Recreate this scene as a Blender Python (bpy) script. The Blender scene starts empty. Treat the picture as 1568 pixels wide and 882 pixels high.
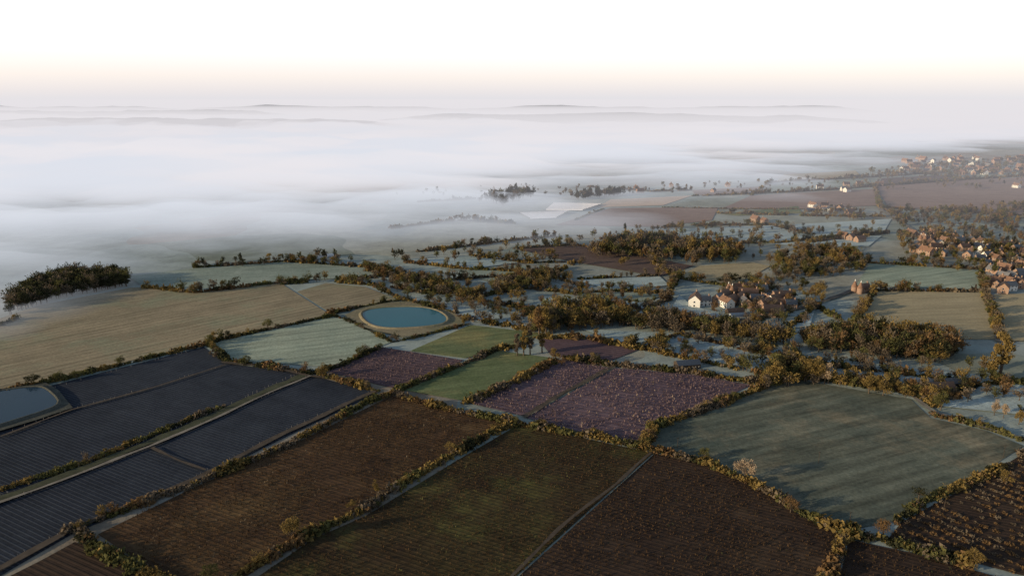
import bpy, bmesh, math
import numpy as np
from mathutils import Vector, noise
rng = np.random.default_rng(7)
S = bpy.context.scene
S.view_settings.view_transform = 'Standard'
S.view_settings.look = 'None'
S.view_settings.exposure = 0

CAMZ = 120.0; PITCH = math.radians(15.5); F = 1046.0
SP, CP = math.sin(PITCH), math.cos(PITCH)

def sstep(a, b, x):
    t = np.clip((x - a) / (b - a), 0, 1)
    return t * t * (3 - 2 * t)

def terr(x, y):
    x = np.asarray(x, float); y = np.asarray(y, float)
    z = 1.2 * np.sin(x / 170 + 1) * np.cos(y / 210)
    r = sstep(0, 1000, (x - 250) * 0.7 + (y - 700) * 0.5)
    z = z + 14 * r * (1 - sstep(1800, 2600, y))
    z = z * (1 - sstep(2600, 4000, np.abs(y))) * (1 - sstep(2600, 4000, np.abs(x)))
    return z

# surveyed ground position for a sight line (bearing / depression read off the photograph)
def P(px, py):
    dx = px - 784.0
    dy = F * CP + (441 - py) * SP
    dz = -F * SP + (441 - py) * CP
    t = -CAMZ / dz
    for _ in range(12):
        t = (float(terr(dx * t, dy * t)) - CAMZ) / dz
    return np.array([dx * t, dy * t])

def PP(l):
    return np.array([P(*p[:2]) for p in l])

# ------------------------------------------------------------------ materials
def newmat(name):
    m = bpy.data.materials.new(name); m.use_nodes = True
    nt = m.node_tree; nt.nodes.clear()
    return m, nt

class N:
    def __init__(s, nt): s.nt = nt
    def n(s, t, **kw):
        nd = s.nt.nodes.new(t)
        for k, v in kw.items(): setattr(nd, k, v)
        return nd
    def l(s, a, b): s.nt.links.new(a, b)
    def noise(s, vec, scale, detail=4, rough=0.6):
        nd = s.n('ShaderNodeTexNoise'); nd.inputs['Scale'].default_value = scale
        nd.inputs['Detail'].default_value = detail; nd.inputs['Roughness'].default_value = rough
        s.l(vec, nd.inputs['Vector']); return nd.outputs[0]
    def ramp(s, fac, stops):
        nd = s.n('ShaderNodeValToRGB'); e = nd.color_ramp.elements
        while len(e) < len(stops): e.new(0.5)
        for i, (p, c) in enumerate(stops):
            e[i].position = p
            e[i].color = (c, c, c, 1) if not hasattr(c, '__len__') else (*c, 1)
        s.l(fac, nd.inputs[0]); return nd.outputs[0]
    def mix(s, fac, a, b, blend='MIX'):
        nd = s.n('ShaderNodeMix', data_type='RGBA', blend_type=blend)
        for sock, v in ((nd.inputs[0], fac), (nd.inputs[6], a), (nd.inputs[7], b)):
            if isinstance(v, bpy.types.NodeSocket): s.l(v, sock)
            elif hasattr(v, '__len__'): sock.default_value = (*v, 1)
            else: sock.default_value = v if sock == nd.inputs[0] else (v, v, v, 1)
        return nd.outputs[2]
    def math(s, op, a, b=0.0):
        nd = s.n('ShaderNodeMath', operation=op)
        for i, v in enumerate((a, b)):
            if isinstance(v, bpy.types.NodeSocket): s.l(v, nd.inputs[i])
            else: nd.inputs[i].default_value = v
        return nd.outputs[0]

def finish(g, col, rough=0.95, bump=None, bstr=0.5, bdist=0.3, spec=0.1):
    b = g.n('ShaderNodeBsdfPrincipled'); o = g.n('ShaderNodeOutputMaterial')
    if isinstance(col, bpy.types.NodeSocket): g.l(col, b.inputs['Base Color'])
    else: b.inputs['Base Color'].default_value = (*col, 1)
    b.inputs['Roughness'].default_value = rough
    b.inputs['Specular IOR Level'].default_value = spec
    if bump is not None:
        bn = g.n('ShaderNodeBump'); bn.inputs['Strength'].default_value = bstr
        bn.inputs['Distance'].default_value = bdist
        g.l(bump, bn.inputs['Height']); g.l(bn.outputs[0], b.inputs['Normal'])
    g.l(b.outputs[0], o.inputs['Surface'])
    return b

def field_mat(name, c1, c2, d=(1, 0), sp=3.0, rowc=None, rows=0.0, rw=0.5, tram=0.0, c3=None, stk=.14, c3lo=.5):
    m, nt = newmat(name); g = N(nt)
    pos = g.n('ShaderNodeNewGeometry').outputs['Position']
    big = g.noise(pos, 0.011, 3, .55); mid = g.noise(pos, 0.09, 5, .65); fine = g.noise(pos, 0.9, 4, .7)
    f = g.math('ADD', g.math('MULTIPLY', big, 0.6), g.math('MULTIPLY', mid, 0.4))
    col = g.mix(g.ramp(f, [(0.38, 0), (0.62, 1)]), c1, c2)
    if c3 is not None:
        b2 = g.noise(pos, 0.02, 6, .72)
        col = g.mix(g.ramp(b2, [(c3lo, 0), (c3lo + .15, .85)]), col, c3)
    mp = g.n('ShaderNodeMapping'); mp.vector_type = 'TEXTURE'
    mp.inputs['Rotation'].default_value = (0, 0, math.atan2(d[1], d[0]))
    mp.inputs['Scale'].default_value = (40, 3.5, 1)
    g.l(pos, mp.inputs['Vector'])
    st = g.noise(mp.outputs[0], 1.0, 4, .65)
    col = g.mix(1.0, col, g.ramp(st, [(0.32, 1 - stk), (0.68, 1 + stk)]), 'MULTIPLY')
    col = g.mix(1.0, col, g.ramp(fine, [(0.25, .65), (0.75, 1.35)]), 'MULTIPLY')
    nrm = np.array([-d[1], d[0]]); nrm = nrm / np.linalg.norm(nrm)
    def stripe(spc, width):
        v = g.n('ShaderNodeVectorMath', operation='DOT_PRODUCT')
        g.l(pos, v.inputs[0]); v.inputs[1].default_value = (nrm[0] / spc, nrm[1] / spc, 0)
        q = g.math('ADD', v.outputs['Value'], g.math('MULTIPLY', g.noise(pos, 0.03, 2), 0.3))
        fr = g.math('ABSOLUTE', g.math('SUBTRACT', g.math('FRACT', q), 0.5))
        return g.ramp(fr, [(max(0, width * .5 - .06), 1), (min(1, width * .5 + .06), 0)])
    hgt = fine
    if rows > 0:
        s_ = stripe(sp, rw)
        fac = g.math('MULTIPLY', s_, g.math('MULTIPLY', g.ramp(mid, [(.3, .3), (.65, 1)]), rows))
        col = g.mix(fac, col, rowc)
        hgt = g.math('ADD', g.math('MULTIPLY', fine, .5), g.math('MULTIPLY', s_, .6))
    if tram > 0:
        t = stripe(22.0, 0.06)
        col = g.mix(g.math('MULTIPLY', t, tram), col, tuple(np.array(c1) * .55))
    finish(g, col, .95, hgt, .5, .25)
    return m

def foliage_mat(name, c1, c2, tr=0.25):
    m, nt = newmat(name); g = N(nt)
    pos = g.n('ShaderNodeNewGeometry').outputs['Position']
    a = g.noise(pos, 0.6, 3, .6); b = g.noise(pos, 0.05, 3, .6)
    f = g.math('ADD', g.math('MULTIPLY', a, .55), g.math('MULTIPLY', b, .45))
    col = g.mix(g.ramp(f, [(.38, 0), (.62, 1)]), c1, c2)
    d = g.n('ShaderNodeBsdfDiffuse'); t = g.n('ShaderNodeBsdfTranslucent'); mx = g.n('ShaderNodeMixShader')
    mx.inputs[0].default_value = tr
    g.l(col, d.inputs[0]); g.l(col, t.inputs[0]); g.l(d.outputs[0], mx.inputs[1]); g.l(t.outputs[0], mx.inputs[2])
    o = g.n('ShaderNodeOutputMaterial'); g.l(mx.outputs[0], o.inputs['Surface'])
    return m

def simple_mat(name, c, rough=.85, var=.25, scale=1.5, spec=.2):
    m, nt = newmat(name); g = N(nt)
    pos = g.n('ShaderNodeNewGeometry').outputs['Position']
    n_ = g.noise(pos, scale, 4, .65)
    col = g.mix(1.0, c, g.ramp(n_, [(.25, 1 - var), (.75, 1 + var)]), 'MULTIPLY')
    finish(g, col, rough, n_, .3, .05, spec)
    return m

M_bark = simple_mat('bark', (.09, .068, .05))
M_gold = foliage_mat('foliage_gold', (.14, .100, .038), (.25, .178, .066))
M_rust = foliage_mat('foliage_rust', (.12, .076, .040), (.20, .125, .062))
M_olive = foliage_mat('foliage_olive', (.06, .062, .026), (.145, .135, .054))
M_dark = foliage_mat('foliage_dark', (.026, .031, .019), (.058, .056, .030))
M_twig = foliage_mat('foliage_bare_twigs', (.10, .080, .060), (.19, .15, .108))
M_pale = foliage_mat('foliage_pale_twigs', (.26, .20, .14), (.40, .31, .22))
M_vine = foliage_mat('vine_canes', (.045, .028, .018), (.098, .062, .034))
M_orch = foliage_mat('orchard_twigs', (.12, .085, .090), (.21, .15, .15))
FM = [M_bark, M_gold, M_rust, M_olive, M_dark, M_twig, M_pale, M_vine, M_orch]

# ------------------------------------------------------------------ mesh helpers
def mesh_np(name, V, Q, mi=None, mats=(), smooth=False):
    me = bpy.data.meshes.new(name)
    V = np.asarray(V, np.float32); Q = np.asarray(Q, np.int32)
    me.vertices.add(len(V)); me.vertices.foreach_set('co', V.ravel())
    k = Q.shape[1]
    me.loops.add(Q.size); me.loops.foreach_set('vertex_index', Q.ravel())
    me.polygons.add(len(Q)); me.polygons.foreach_set('loop_start', np.arange(0, Q.size, k, dtype=np.int32))
    if mi is not None: me.polygons.foreach_set('material_index', np.asarray(mi, np.int32))
    for m in mats: me.materials.append(m)
    me.update(calc_edges=True); me.validate()
    if smooth: me.polygons.foreach_set('use_smooth', np.ones(len(Q), bool))
    return me

def add(name, me, parent=None, loc=(0, 0, 0), rz=0, sc=(1, 1, 1)):
    o = bpy.data.objects.new(name, me); S.collection.objects.link(o)
    o.location = loc; o.rotation_euler = (0, 0, rz); o.scale = sc
    if parent: o.parent = parent
    return o

def quads(c, s, r, elong=1.0, radial=None):
    n = len(c)
    a = r.normal(size=(n, 3)); a /= np.linalg.norm(a, axis=1)[:, None]
    if radial is not None:
        a = radial + .45 * a; a /= np.linalg.norm(a, axis=1)[:, None]
    b = r.normal(size=(n, 3)); b -= (a * b).sum(1)[:, None] * a; b /= np.linalg.norm(b, axis=1)[:, None]
    s = np.asarray(s).reshape(-1, 1) * np.ones((n, 1))
    A = a * s * elong; B = b * s
    V = np.stack([c - A - B * .6, c - A * .2 + B * -1, c + A, c - A * .1 + B], 1).reshape(-1, 3)
    return V, np.arange(4 * n).reshape(-1, 4)

def tube(p0, p1, r0, r1, n=5):
    p0 = np.array(p0, float); p1 = np.array(p1, float); d = p1 - p0; d /= np.linalg.norm(d) + 1e-9
    u = np.cross(d, [0.3, .9, .1]); u /= np.linalg.norm(u); v = np.cross(d, u)
    a = np.linspace(0, 2 * math.pi, n, endpoint=False)
    ring = np.cos(a)[:, None] * u + np.sin(a)[:, None] * v
    V = np.vstack([p0 + ring * r0, p1 + ring * r1])
    Q = np.array([[i, (i + 1) % n, n + (i + 1) % n, n + i] for i in range(n)])
    return V, Q

class Acc:
    def __init__(s): s.V = []; s.Q = []; s.M = []; s.n = 0
    def add(s, VQ, m=0):
        V, Q = VQ; s.V.append(V); s.Q.append(Q + s.n); s.M.append(np.full(len(Q), m)); s.n += len(V)
    def out(s): return np.vstack(s.V), np.vstack(s.Q), np.concatenate(s.M)

def tree_arr(seed, kind='oak', nt=260, ts=.045):
    r = np.random.default_rng(seed); A = Acc()
    if kind == 'poplar': K = 14; rx = .10; zc = .55; rz = .42; br = .075
    elif kind == 'tall': K = 12; rx = .22; zc = .58; rz = .34; br = .13
    else: K = 13; rx = .36; zc = .56; rz = .30; br = .16
    A.add(tube((0, 0, -.02), (.01, 0, .22), .03, .022), 0)
    A.add(tube((.01, 0, .22), (0, .01, .55), .022, .01), 0)
    C = []
    for k in range(K):
        d = r.normal(size=3); d /= np.linalg.norm(d)
        q = d * r.uniform(.45, 1.0) * np.array([rx, rx, rz]) + np.array([0, 0, zc])
        C.append(q)
        z0 = r.uniform(.18, .45)
        midp = np.array([q[0] * .45, q[1] * .45, z0 + (q[2] - z0) * .35])
        A.add(tube((0, 0, z0), midp, .012, .008, 4), 0); A.add(tube(midp, q, .008, .003, 4), 0)
    C = np.array(C); R = br * r.uniform(.7, 1.25, K)
    idx = r.integers(0, K, nt)
    d = r.normal(size=(nt, 3)); d /= np.linalg.norm(d, axis=1)[:, None]
    rad = r.uniform(.35, 1.1, nt) ** .7
    p = C[idx] + d * (R[idx] * rad)[:, None] * np.array([1, 1, .85])
    radial = p - np.array([0, 0, .25]); radial /= np.linalg.norm(radial, axis=1)[:, None]
    h = nt // 3
    A.add(quads(p[:h], ts * .85 * r.uniform(.6, 1.2, h), r), 1)
    A.add(quads(p[h:], ts * .38 * r.uniform(.6, 1.2, nt - h), r, 4.0, radial[h:]), 1)
    return A.out()

def bush_arr(seed, nt=16, ts=.42):
    r = np.random.default_rng(seed); A = Acc()
    d = r.normal(size=(nt, 3)); d /= np.linalg.norm(d, axis=1)[:, None]; d[:, 2] = np.abs(d[:, 2])
    p = d * r.uniform(.5, 1, nt)[:, None] * np.array([1, 1, 1.05])
    p[:, 2] = p[:, 2] * .85 + .1
    A.add(quads(p, ts * r.uniform(.6, 1.2, nt), r), 1)
    return A.out()

def sprig_arr(seed, nt=4):
    r = np.random.default_rng(seed); A = Acc()
    p = r.normal(size=(nt, 3)) * np.array([.35, .2, .12]) + np.array([0, 0, .45])
    up = np.tile(np.array([0, 0, 1.]), (nt, 1))
    A.add(quads(p, .16 * r.uniform(.7, 1.2, nt), r, 2.6, up), 1)
    return A.out()

FAR = [tree_arr(i, k, 120, .075) for i, k in enumerate(['oak', 'oak', 'tall', 'oak', 'tall'])]
MID = [tree_arr(20 + i, k, 280, .050) for i, k in enumerate(['oak', 'oak', 'tall', 'oak', 'tall', 'oak'])]
BUSH = [bush_arr(40 + i) for i in range(6)]
BUSHN = [bush_arr(50 + i, 40, .25) for i in range(6)]
SPRIG = [sprig_arr(60 + i) for i in range(5)]
POST = [tube((0, 0, -.1), (0, 0, 1), .05, .045, 4) + (np.ones(4, int),)]

def merge(name, variants, pos, sc, zsc, mids, mats=FM):
    n = len(pos)
    if n == 0: return None
    rz = rng.uniform(0, 6.283, n); vi = rng.integers(0, len(variants), n)
    VV = []; QQ = []; MM = []; off = 0
    for k, (V, Q, M) in enumerate(variants):
        ix = np.where(vi == k)[0]
        if len(ix) == 0: continue
        c, s = np.cos(rz[ix])[:, None], np.sin(rz[ix])[:, None]
        x = (V[None, :, 0] * c - V[None, :, 1] * s) * sc[ix][:, None] + pos[ix, 0][:, None]
        y = (V[None, :, 0] * s + V[None, :, 1] * c) * sc[ix][:, None] + pos[ix, 1][:, None]
        z = V[None, :, 2] * (sc[ix] * zsc[ix])[:, None] + pos[ix, 2][:, None]
        VV.append(np.stack([x, y, z], -1).reshape(-1, 3))
        q = Q[None] + (np.arange(len(ix)) * len(V))[:, None, None] + off
        QQ.append(q.reshape(-1, 4)); off += len(ix) * len(V)
        m = np.where(M[None] == 0, 0, mids[ix][:, None]); MM.append(m.ravel())
    me = mesh_np(name, np.vstack(VV), np.vstack(QQ), np.concatenate(MM), mats)
    return add(name, me)

def pip(pts, poly):
    x, y = pts[:, 0], pts[:, 1]; ins = np.zeros(len(pts), bool); n = len(poly)
    for i in range(n):
        x1, y1 = poly[i]; x2, y2 = poly[(i + 1) % n]
        c = ((y1 > y) != (y2 > y)) & (x < (x2 - x1) * (y - y1) / (y2 - y1 + 1e-12) + x1)
        ins ^= c
    return ins

def resample(pl, step):
    out = []
    for a, b in zip(pl[:-1], pl[1:]):
        L = np.linalg.norm(b - a); k = max(1, int(L / step))
        for i in range(k): out.append(np.append(a + (b - a) * i / k, math.atan2(*(b - a)[::-1])))
    return np.array(out)

def with_z(xy, dz=0.0):
    return np.column_stack([xy, terr(xy[:, 0], xy[:, 1]) + dz])

# ------------------------------------------------------------------ ground sheet
def axis(lo, hi, step, out):
    core = np.arange(lo, hi + 1, step); a = [hi]; s = step
    while a[-1] < out: s *= 1.35; a.append(a[-1] + s)
    b = [lo]; s = step
    while b[-1] > -out: s *= 1.35; b.append(b[-1] - s)
    return np.concatenate([np.array(b[1:])[::-1], core, np.array(a[1:])])

def gridmesh(X, Y, Z):
    r, c = X.shape
    V = np.stack([X, Y, Z], -1).reshape(-1, 3)
    i = np.arange((r - 1) * c).reshape(r - 1, c)[:, :-1].ravel()
    Q = np.stack([i, i + 1, i + c + 1, i + c], 1)
    return V, Q

def ground():
    m, nt = newmat('meadow_ground'); g = N(nt)
    pos = g.n('ShaderNodeNewGeometry').outputs['Position']
    warp = g.noise(pos, .006, 2)
    v = g.n('ShaderNodeTexVoronoi'); v.inputs['Scale'].default_value = .0085
    add_ = g.n('ShaderNodeVectorMath', operation='ADD'); sc_ = g.n('ShaderNodeVectorMath', operation='SCALE')
    g.l(warp, sc_.inputs[0]); sc_.inputs['Scale'].default_value = 90
    g.l(pos, add_.inputs[0]); g.l(sc_.outputs[0], add_.inputs[1]); g.l(add_.outputs[0], v.inputs['Vector'])
    sep = g.n('ShaderNodeSeparateColor'); g.l(v.outputs['Color'], sep.inputs[0])
    col = g.ramp(sep.outputs[0], [(0, (.18, .21, .185)), (.25, (.28, .325, .31)), (.5, (.15, .17, .135)), (.7, (.30, .315, .275)), (.88, (.21, .17, .13)), (1, (.24, .285, .265))])
    mid = g.noise(pos, .07, 5, .65); fine = g.noise(pos, .8, 4, .7); big = g.noise(pos, .013, 4)
    col = g.mix(1., col, g.ramp(mid, [(.3, .75), (.7, 1.25)]), 'MULTIPLY')
    col = g.mix(1., col, g.ramp(fine, [(.25, .8), (.75, 1.2)]), 'MULTIPLY')
    col = g.mix(g.ramp(big, [(.48, 0), (.65, .5)]), col, (.33, .38, .38))
    finish(g, col, .95, fine, .4, .3)
    xs = axis(-1500, 1700, 16, 32000); ys = axis(0, 1900, 16, 32000)
    X, Y = np.meshgrid(xs, ys)
    V, Q = gridmesh(X, Y, terr(X, Y))
    add('ground', mesh_np('ground', V, Q, None, [m], True))
ground()

# ------------------------------------------------------------------ fields
fi = [0]
def sheet(name, poly, mat, dz):
    bm = bmesh.new()
    vs = [bm.verts.new((p[0], p[1], 0)) for p in poly]
    f = bm.faces.new(vs); f.normal_update()
    if f.normal.z < 0: f.normal_flip()
    bmesh.ops.triangulate(bm, faces=bm.faces[:])
    for _ in range(6):
        es = [e for e in bm.edges if e.calc_length() > 38]
        if not es: break
        bmesh.ops.subdivide_edges(bm, edges=es, cuts=1)
        bmesh.ops.triangulate(bm, faces=bm.faces[:])
    for v in bm.verts: v.co.z = float(terr(v.co.x, v.co.y)) + dz
    me = bpy.data.meshes.new(name); bm.to_mesh(me); bm.free()
    me.polygons.foreach_set('use_smooth', [True] * len(me.polygons)); me.materials.append(mat)
    return add(name, me)

def field(name, pts, mat):
    fi[0] += 1
    return sheet(name, PP(pts), mat, .10 + .012 * fi[0])

def dirp(a, b):
    v = P(*b) - P(*a); return v / np.linalg.norm(v)

D1 = dirp((600, 608), (770, 645)); D2 = dirp((940, 563), (1150, 592)); D3 = dirp((1400, 790), (1500, 835))
DT = dirp((0, 600), (320, 525)); DN = dirp((470, 577), (575, 602))

net = field_mat('netted_orchard_soil', (.014, .018, .028), (.028, .034, .047), DN, 1.4, (.060, .072, .095), .6, .3, stk=.12, c3=(.035, .042, .055), c3lo=.52)
brn = field_mat('brown_vine_soil', (.050, .029, .018), (.088, .052, .027), D1, 1.6, (.098, .062, .033), .35, .4, c3=(.13, .082, .038), c3lo=.52, stk=.2)
brg = field_mat('grassy_vine_soil', (.038, .024, .015), (.056, .044, .018), D1, 1.6, (.075, .054, .028), .35, .4, c3=(.09, .09, .028), c3lo=.50, stk=.2)
brd = field_mat('dark_vine_soil', (.034, .022, .017), (.052, .034, .024), D1, 1.6, (.066, .046, .032), .35, .4, c3=(.070, .046, .029), c3lo=.54, stk=.2)
mead = field_mat('frosted_pasture', (.062, .078, .066), (.135, .143, .110), (1, .42), 3, None, 0, c3=(.22, .19, .13), stk=.4, c3lo=.52)  # frost tones plus streaks along the sun direction, painted in like long shadows
purp = field_mat('orchard_soil', (.090, .060, .077), (.135, .092, .107), D2, 2.8, (.20, .15, .165), .5, .35)
purd = field_mat('orchard_soil_dark', (.075, .048, .058), (.115, .076, .085), D2, 2.8, (.15, .115, .12), .5, .35)
grn = field_mat('green_crop', (.09, .12, .055), (.14, .165, .085), (1, .35), 3, None, 0, c3=(.22, .20, .09), stk=.25)
pal = field_mat('frosted_green_crop', (.22, .27, .22), (.31, .345, .27), (1, .42), 3, None, 0, .5, .3, stk=.25)  # shadow-like streaks following the sun direction are painted into the frosted green
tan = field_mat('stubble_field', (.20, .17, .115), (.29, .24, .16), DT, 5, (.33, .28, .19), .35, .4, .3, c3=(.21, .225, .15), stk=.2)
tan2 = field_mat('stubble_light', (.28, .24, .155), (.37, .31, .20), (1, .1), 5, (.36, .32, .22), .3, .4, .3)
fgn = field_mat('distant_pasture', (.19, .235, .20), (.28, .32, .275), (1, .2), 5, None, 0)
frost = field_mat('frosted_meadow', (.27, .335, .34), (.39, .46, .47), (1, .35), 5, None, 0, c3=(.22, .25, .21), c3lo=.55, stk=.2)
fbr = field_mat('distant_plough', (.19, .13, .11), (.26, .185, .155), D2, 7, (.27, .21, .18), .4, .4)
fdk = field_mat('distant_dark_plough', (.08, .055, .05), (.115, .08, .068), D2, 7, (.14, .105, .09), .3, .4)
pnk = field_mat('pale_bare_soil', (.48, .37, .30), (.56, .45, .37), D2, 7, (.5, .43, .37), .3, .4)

NET = [(-300, 700), (0, 605), (80, 590), (312, 531), (345, 556), (470, 573), (578, 602), (440, 668), (300, 738), (110, 818), (0, 882), (-200, 960), (-500, 960)]
field('dark_netted_field', NET, net)
F2 = [(600, 606), (690, 628), (775, 647), (700, 693), (560, 778), (480, 818), (365, 890), (260, 890), (150, 818), (300, 745), (440, 685)]
field('brown_vineyard_field', F2, brn)
F3 = [(795, 650), (1000, 694), (770, 900), (370, 900), (480, 825), (560, 790), (700, 705)]
field('grassy_vineyard_field', F3, brg)
F4 = [(1002, 695), (1080, 712), (1160, 748), (1230, 792), (1285, 820), (1265, 900), (775, 900)]
field('dark_vineyard_field', F4, brd)
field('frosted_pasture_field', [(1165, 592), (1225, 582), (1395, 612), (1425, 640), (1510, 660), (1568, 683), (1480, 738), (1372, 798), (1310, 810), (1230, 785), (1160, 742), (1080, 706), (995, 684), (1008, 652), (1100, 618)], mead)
F6 = [(1640, 672), (1700, 900), (1560, 880), (1460, 852), (1360, 825), (1380, 800), (1500, 735), (1575, 690)]
field('bush_orchard_field', F6, brd)
F7 = [(1300, 826), (1400, 848), (1568, 895), (1600, 950), (1270, 950)]
field('vineyard_corner_field', F7, brd)
field('vineyard_corner_field', [(115, 830), (60, 860), (-20, 900), (-60, 960), (300, 960), (240, 885)], brd)
F8a = [(862, 551), (935, 564), (800, 637), (716, 617)]
F8b = [(942, 564), (1060, 574), (1150, 590), (1060, 633), (1005, 650), (985, 684), (900, 665), (805, 640)]
field('orchard_field', F8a, purp); field('orchard_field', F8b, purp)
field('green_crop_field', [(760, 537), (850, 549), (715, 615), (620, 598)], grn)
F10 = [(585, 532), (710, 552), (608, 596), (502, 570)]
field('orchard_field', F10, purd)
field('pale_crop_field', [(325, 526), (515, 484), (545, 497), (600, 524), (575, 534), (505, 562), (350, 552)], pal)
field('stubble_field', [(-300, 530), (0, 488), (60, 468), (200, 441), (430, 434), (505, 482), (318, 525), (0, 601), (-300, 690)], tan)
field('stubble_field', [(455, 447), (500, 434), (560, 440), (612, 460), (505, 479)], tan)
field('grass_plot', [(628, 538), (720, 498), (830, 511), (795, 531), (712, 549)], grn)
field('small_ploughed_field', [(822, 518), (905, 520), (978, 536), (935, 553), (845, 546)], purd)
field('stubble_field', [(1342, 446), (1505, 449), (1525, 520), (1420, 520), (1305, 495)], tan2)
field('pale_crop_field', [(1332, 404), (1500, 414), (1500, 444), (1310, 438)], pal)
field('pale_crop_field', [(1070, 408), (1150, 402), (1180, 408), (1120, 440), (1035, 426)], tan2)
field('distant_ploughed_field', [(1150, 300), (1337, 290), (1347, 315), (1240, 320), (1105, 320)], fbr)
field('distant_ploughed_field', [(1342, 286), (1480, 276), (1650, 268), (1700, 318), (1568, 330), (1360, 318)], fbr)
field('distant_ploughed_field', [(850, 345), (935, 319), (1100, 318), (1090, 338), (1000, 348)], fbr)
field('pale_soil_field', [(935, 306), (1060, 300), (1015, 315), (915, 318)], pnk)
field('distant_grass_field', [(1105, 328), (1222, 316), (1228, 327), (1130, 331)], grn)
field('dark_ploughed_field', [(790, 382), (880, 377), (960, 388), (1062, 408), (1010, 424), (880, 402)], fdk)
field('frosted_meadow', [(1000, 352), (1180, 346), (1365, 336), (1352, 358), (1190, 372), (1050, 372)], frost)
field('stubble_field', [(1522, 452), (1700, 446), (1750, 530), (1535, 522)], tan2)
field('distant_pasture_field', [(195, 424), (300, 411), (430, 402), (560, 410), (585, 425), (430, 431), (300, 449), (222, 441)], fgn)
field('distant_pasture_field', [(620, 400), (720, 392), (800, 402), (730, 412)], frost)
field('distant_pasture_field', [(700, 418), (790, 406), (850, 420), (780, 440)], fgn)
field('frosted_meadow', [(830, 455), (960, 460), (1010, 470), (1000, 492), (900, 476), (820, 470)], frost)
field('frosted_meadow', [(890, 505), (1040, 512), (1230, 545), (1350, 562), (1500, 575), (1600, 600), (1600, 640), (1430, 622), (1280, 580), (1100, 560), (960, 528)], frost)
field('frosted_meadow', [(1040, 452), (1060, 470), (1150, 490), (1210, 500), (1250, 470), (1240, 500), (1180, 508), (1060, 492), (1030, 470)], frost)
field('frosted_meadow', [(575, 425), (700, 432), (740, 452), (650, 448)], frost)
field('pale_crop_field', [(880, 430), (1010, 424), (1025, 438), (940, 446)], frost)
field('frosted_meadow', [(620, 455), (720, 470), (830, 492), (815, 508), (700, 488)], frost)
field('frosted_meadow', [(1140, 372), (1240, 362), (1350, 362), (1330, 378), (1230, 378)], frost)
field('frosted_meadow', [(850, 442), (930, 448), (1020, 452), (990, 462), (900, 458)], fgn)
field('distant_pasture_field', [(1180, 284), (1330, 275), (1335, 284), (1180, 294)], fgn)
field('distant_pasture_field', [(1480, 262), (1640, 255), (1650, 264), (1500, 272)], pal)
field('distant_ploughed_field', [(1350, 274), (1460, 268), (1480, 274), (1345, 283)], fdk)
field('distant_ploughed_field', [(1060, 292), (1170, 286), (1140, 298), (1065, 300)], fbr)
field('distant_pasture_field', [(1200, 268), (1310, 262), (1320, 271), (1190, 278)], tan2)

# ------------------------------------------------------------------ tracks, banks, water
def strip(name, pts, w, mat, dz=.9):
    pl = PP(pts); r = resample(pl, 5.0); r = np.vstack([r, [*pl[-1], r[-1, 2]]])
    k = len(r); ang = r[:, 2].copy()
    wig = np.array([noise.noise(Vector((x / 30, y / 30, 1))) for x, y, _ in r]) * 1.2
    ww = w * (1 + .3 * rng.normal(size=k).clip(-1, 1))
    nn = np.stack([-np.sin(ang), np.cos(ang)], 1)
    L = r[:, :2] + nn * (ww / 2 + wig)[:, None]
    R = r[:, :2] - nn * (ww / 2 - wig)[:, None]
    V = np.vstack([with_z(R, dz), with_z(L, dz)])
    Q = np.array([[i, i + 1, k + i + 1, k + i] for i in range(k - 1)])
    add(name, mesh_np(name, V, Q, None, [mat], True))
M_track = simple_mat('gravel_track', (.19, .17, .145), .95, .45, .3)
M_grass = simple_mat('grass_verge', (.05, .054, .032), .95, .4, .4)
M_mud = simple_mat('muddy_track', (.07, .055, .043), .95, .4, .4)
M_road = simple_mat('asphalt_lane', (.06, .06, .065), .9, .3, .4)
TR = [(-60, 795), (0, 772), (120, 728), (230, 686), (330, 642), (400, 610), (475, 577)]
strip('farm_track', TR, 1.5, M_track, .78)
strip('grass_headland', [(-60, 788), (0, 766), (120, 722), (230, 680), (330, 637), (400, 605), (468, 574)], 4, M_grass, .7)
strip('farm_track', [(0, 670), (110, 630), (240, 594), (345, 560)], 1.1, M_mud, .75)
strip('farm_track', [(232, 688), (275, 708), (315, 722)], 1.0, M_mud, .78)
strip('grass_headland', [(-60, 905), (0, 872), (112, 812), (300, 735), (440, 664), (575, 601)], 2.2, M_mud, .72)
strip('farm_track', [(1002, 694), (930, 752), (860, 812), (780, 888)], 1.1, M_mud, .7)
strip('farm_track', [(940, 562), (870, 600), (802, 640)], 2.4, M_mud, .7)
strip('grass_headland', [(340, 556), (420, 564), (475, 577), (520, 580)], 2.0, M_mud, .72)
strip('country_lane', [(1512, 450), (1524, 490), (1530, 525)], 3, M_track, .7)
strip('country_lane', [(1395, 608), (1425, 632), (1500, 655), (1568, 672), (1640, 690)], 2.2, M_track, .8)
strip('country_lane', [(1340, 288), (1345, 305), (1350, 322), (1380, 340), (1400, 355)], 4, M_track, .9)
strip('country_lane', [(1060, 488), (1150, 492), (1200, 480), (1240, 470), (1310, 445)], 3, M_road, .9)

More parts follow.
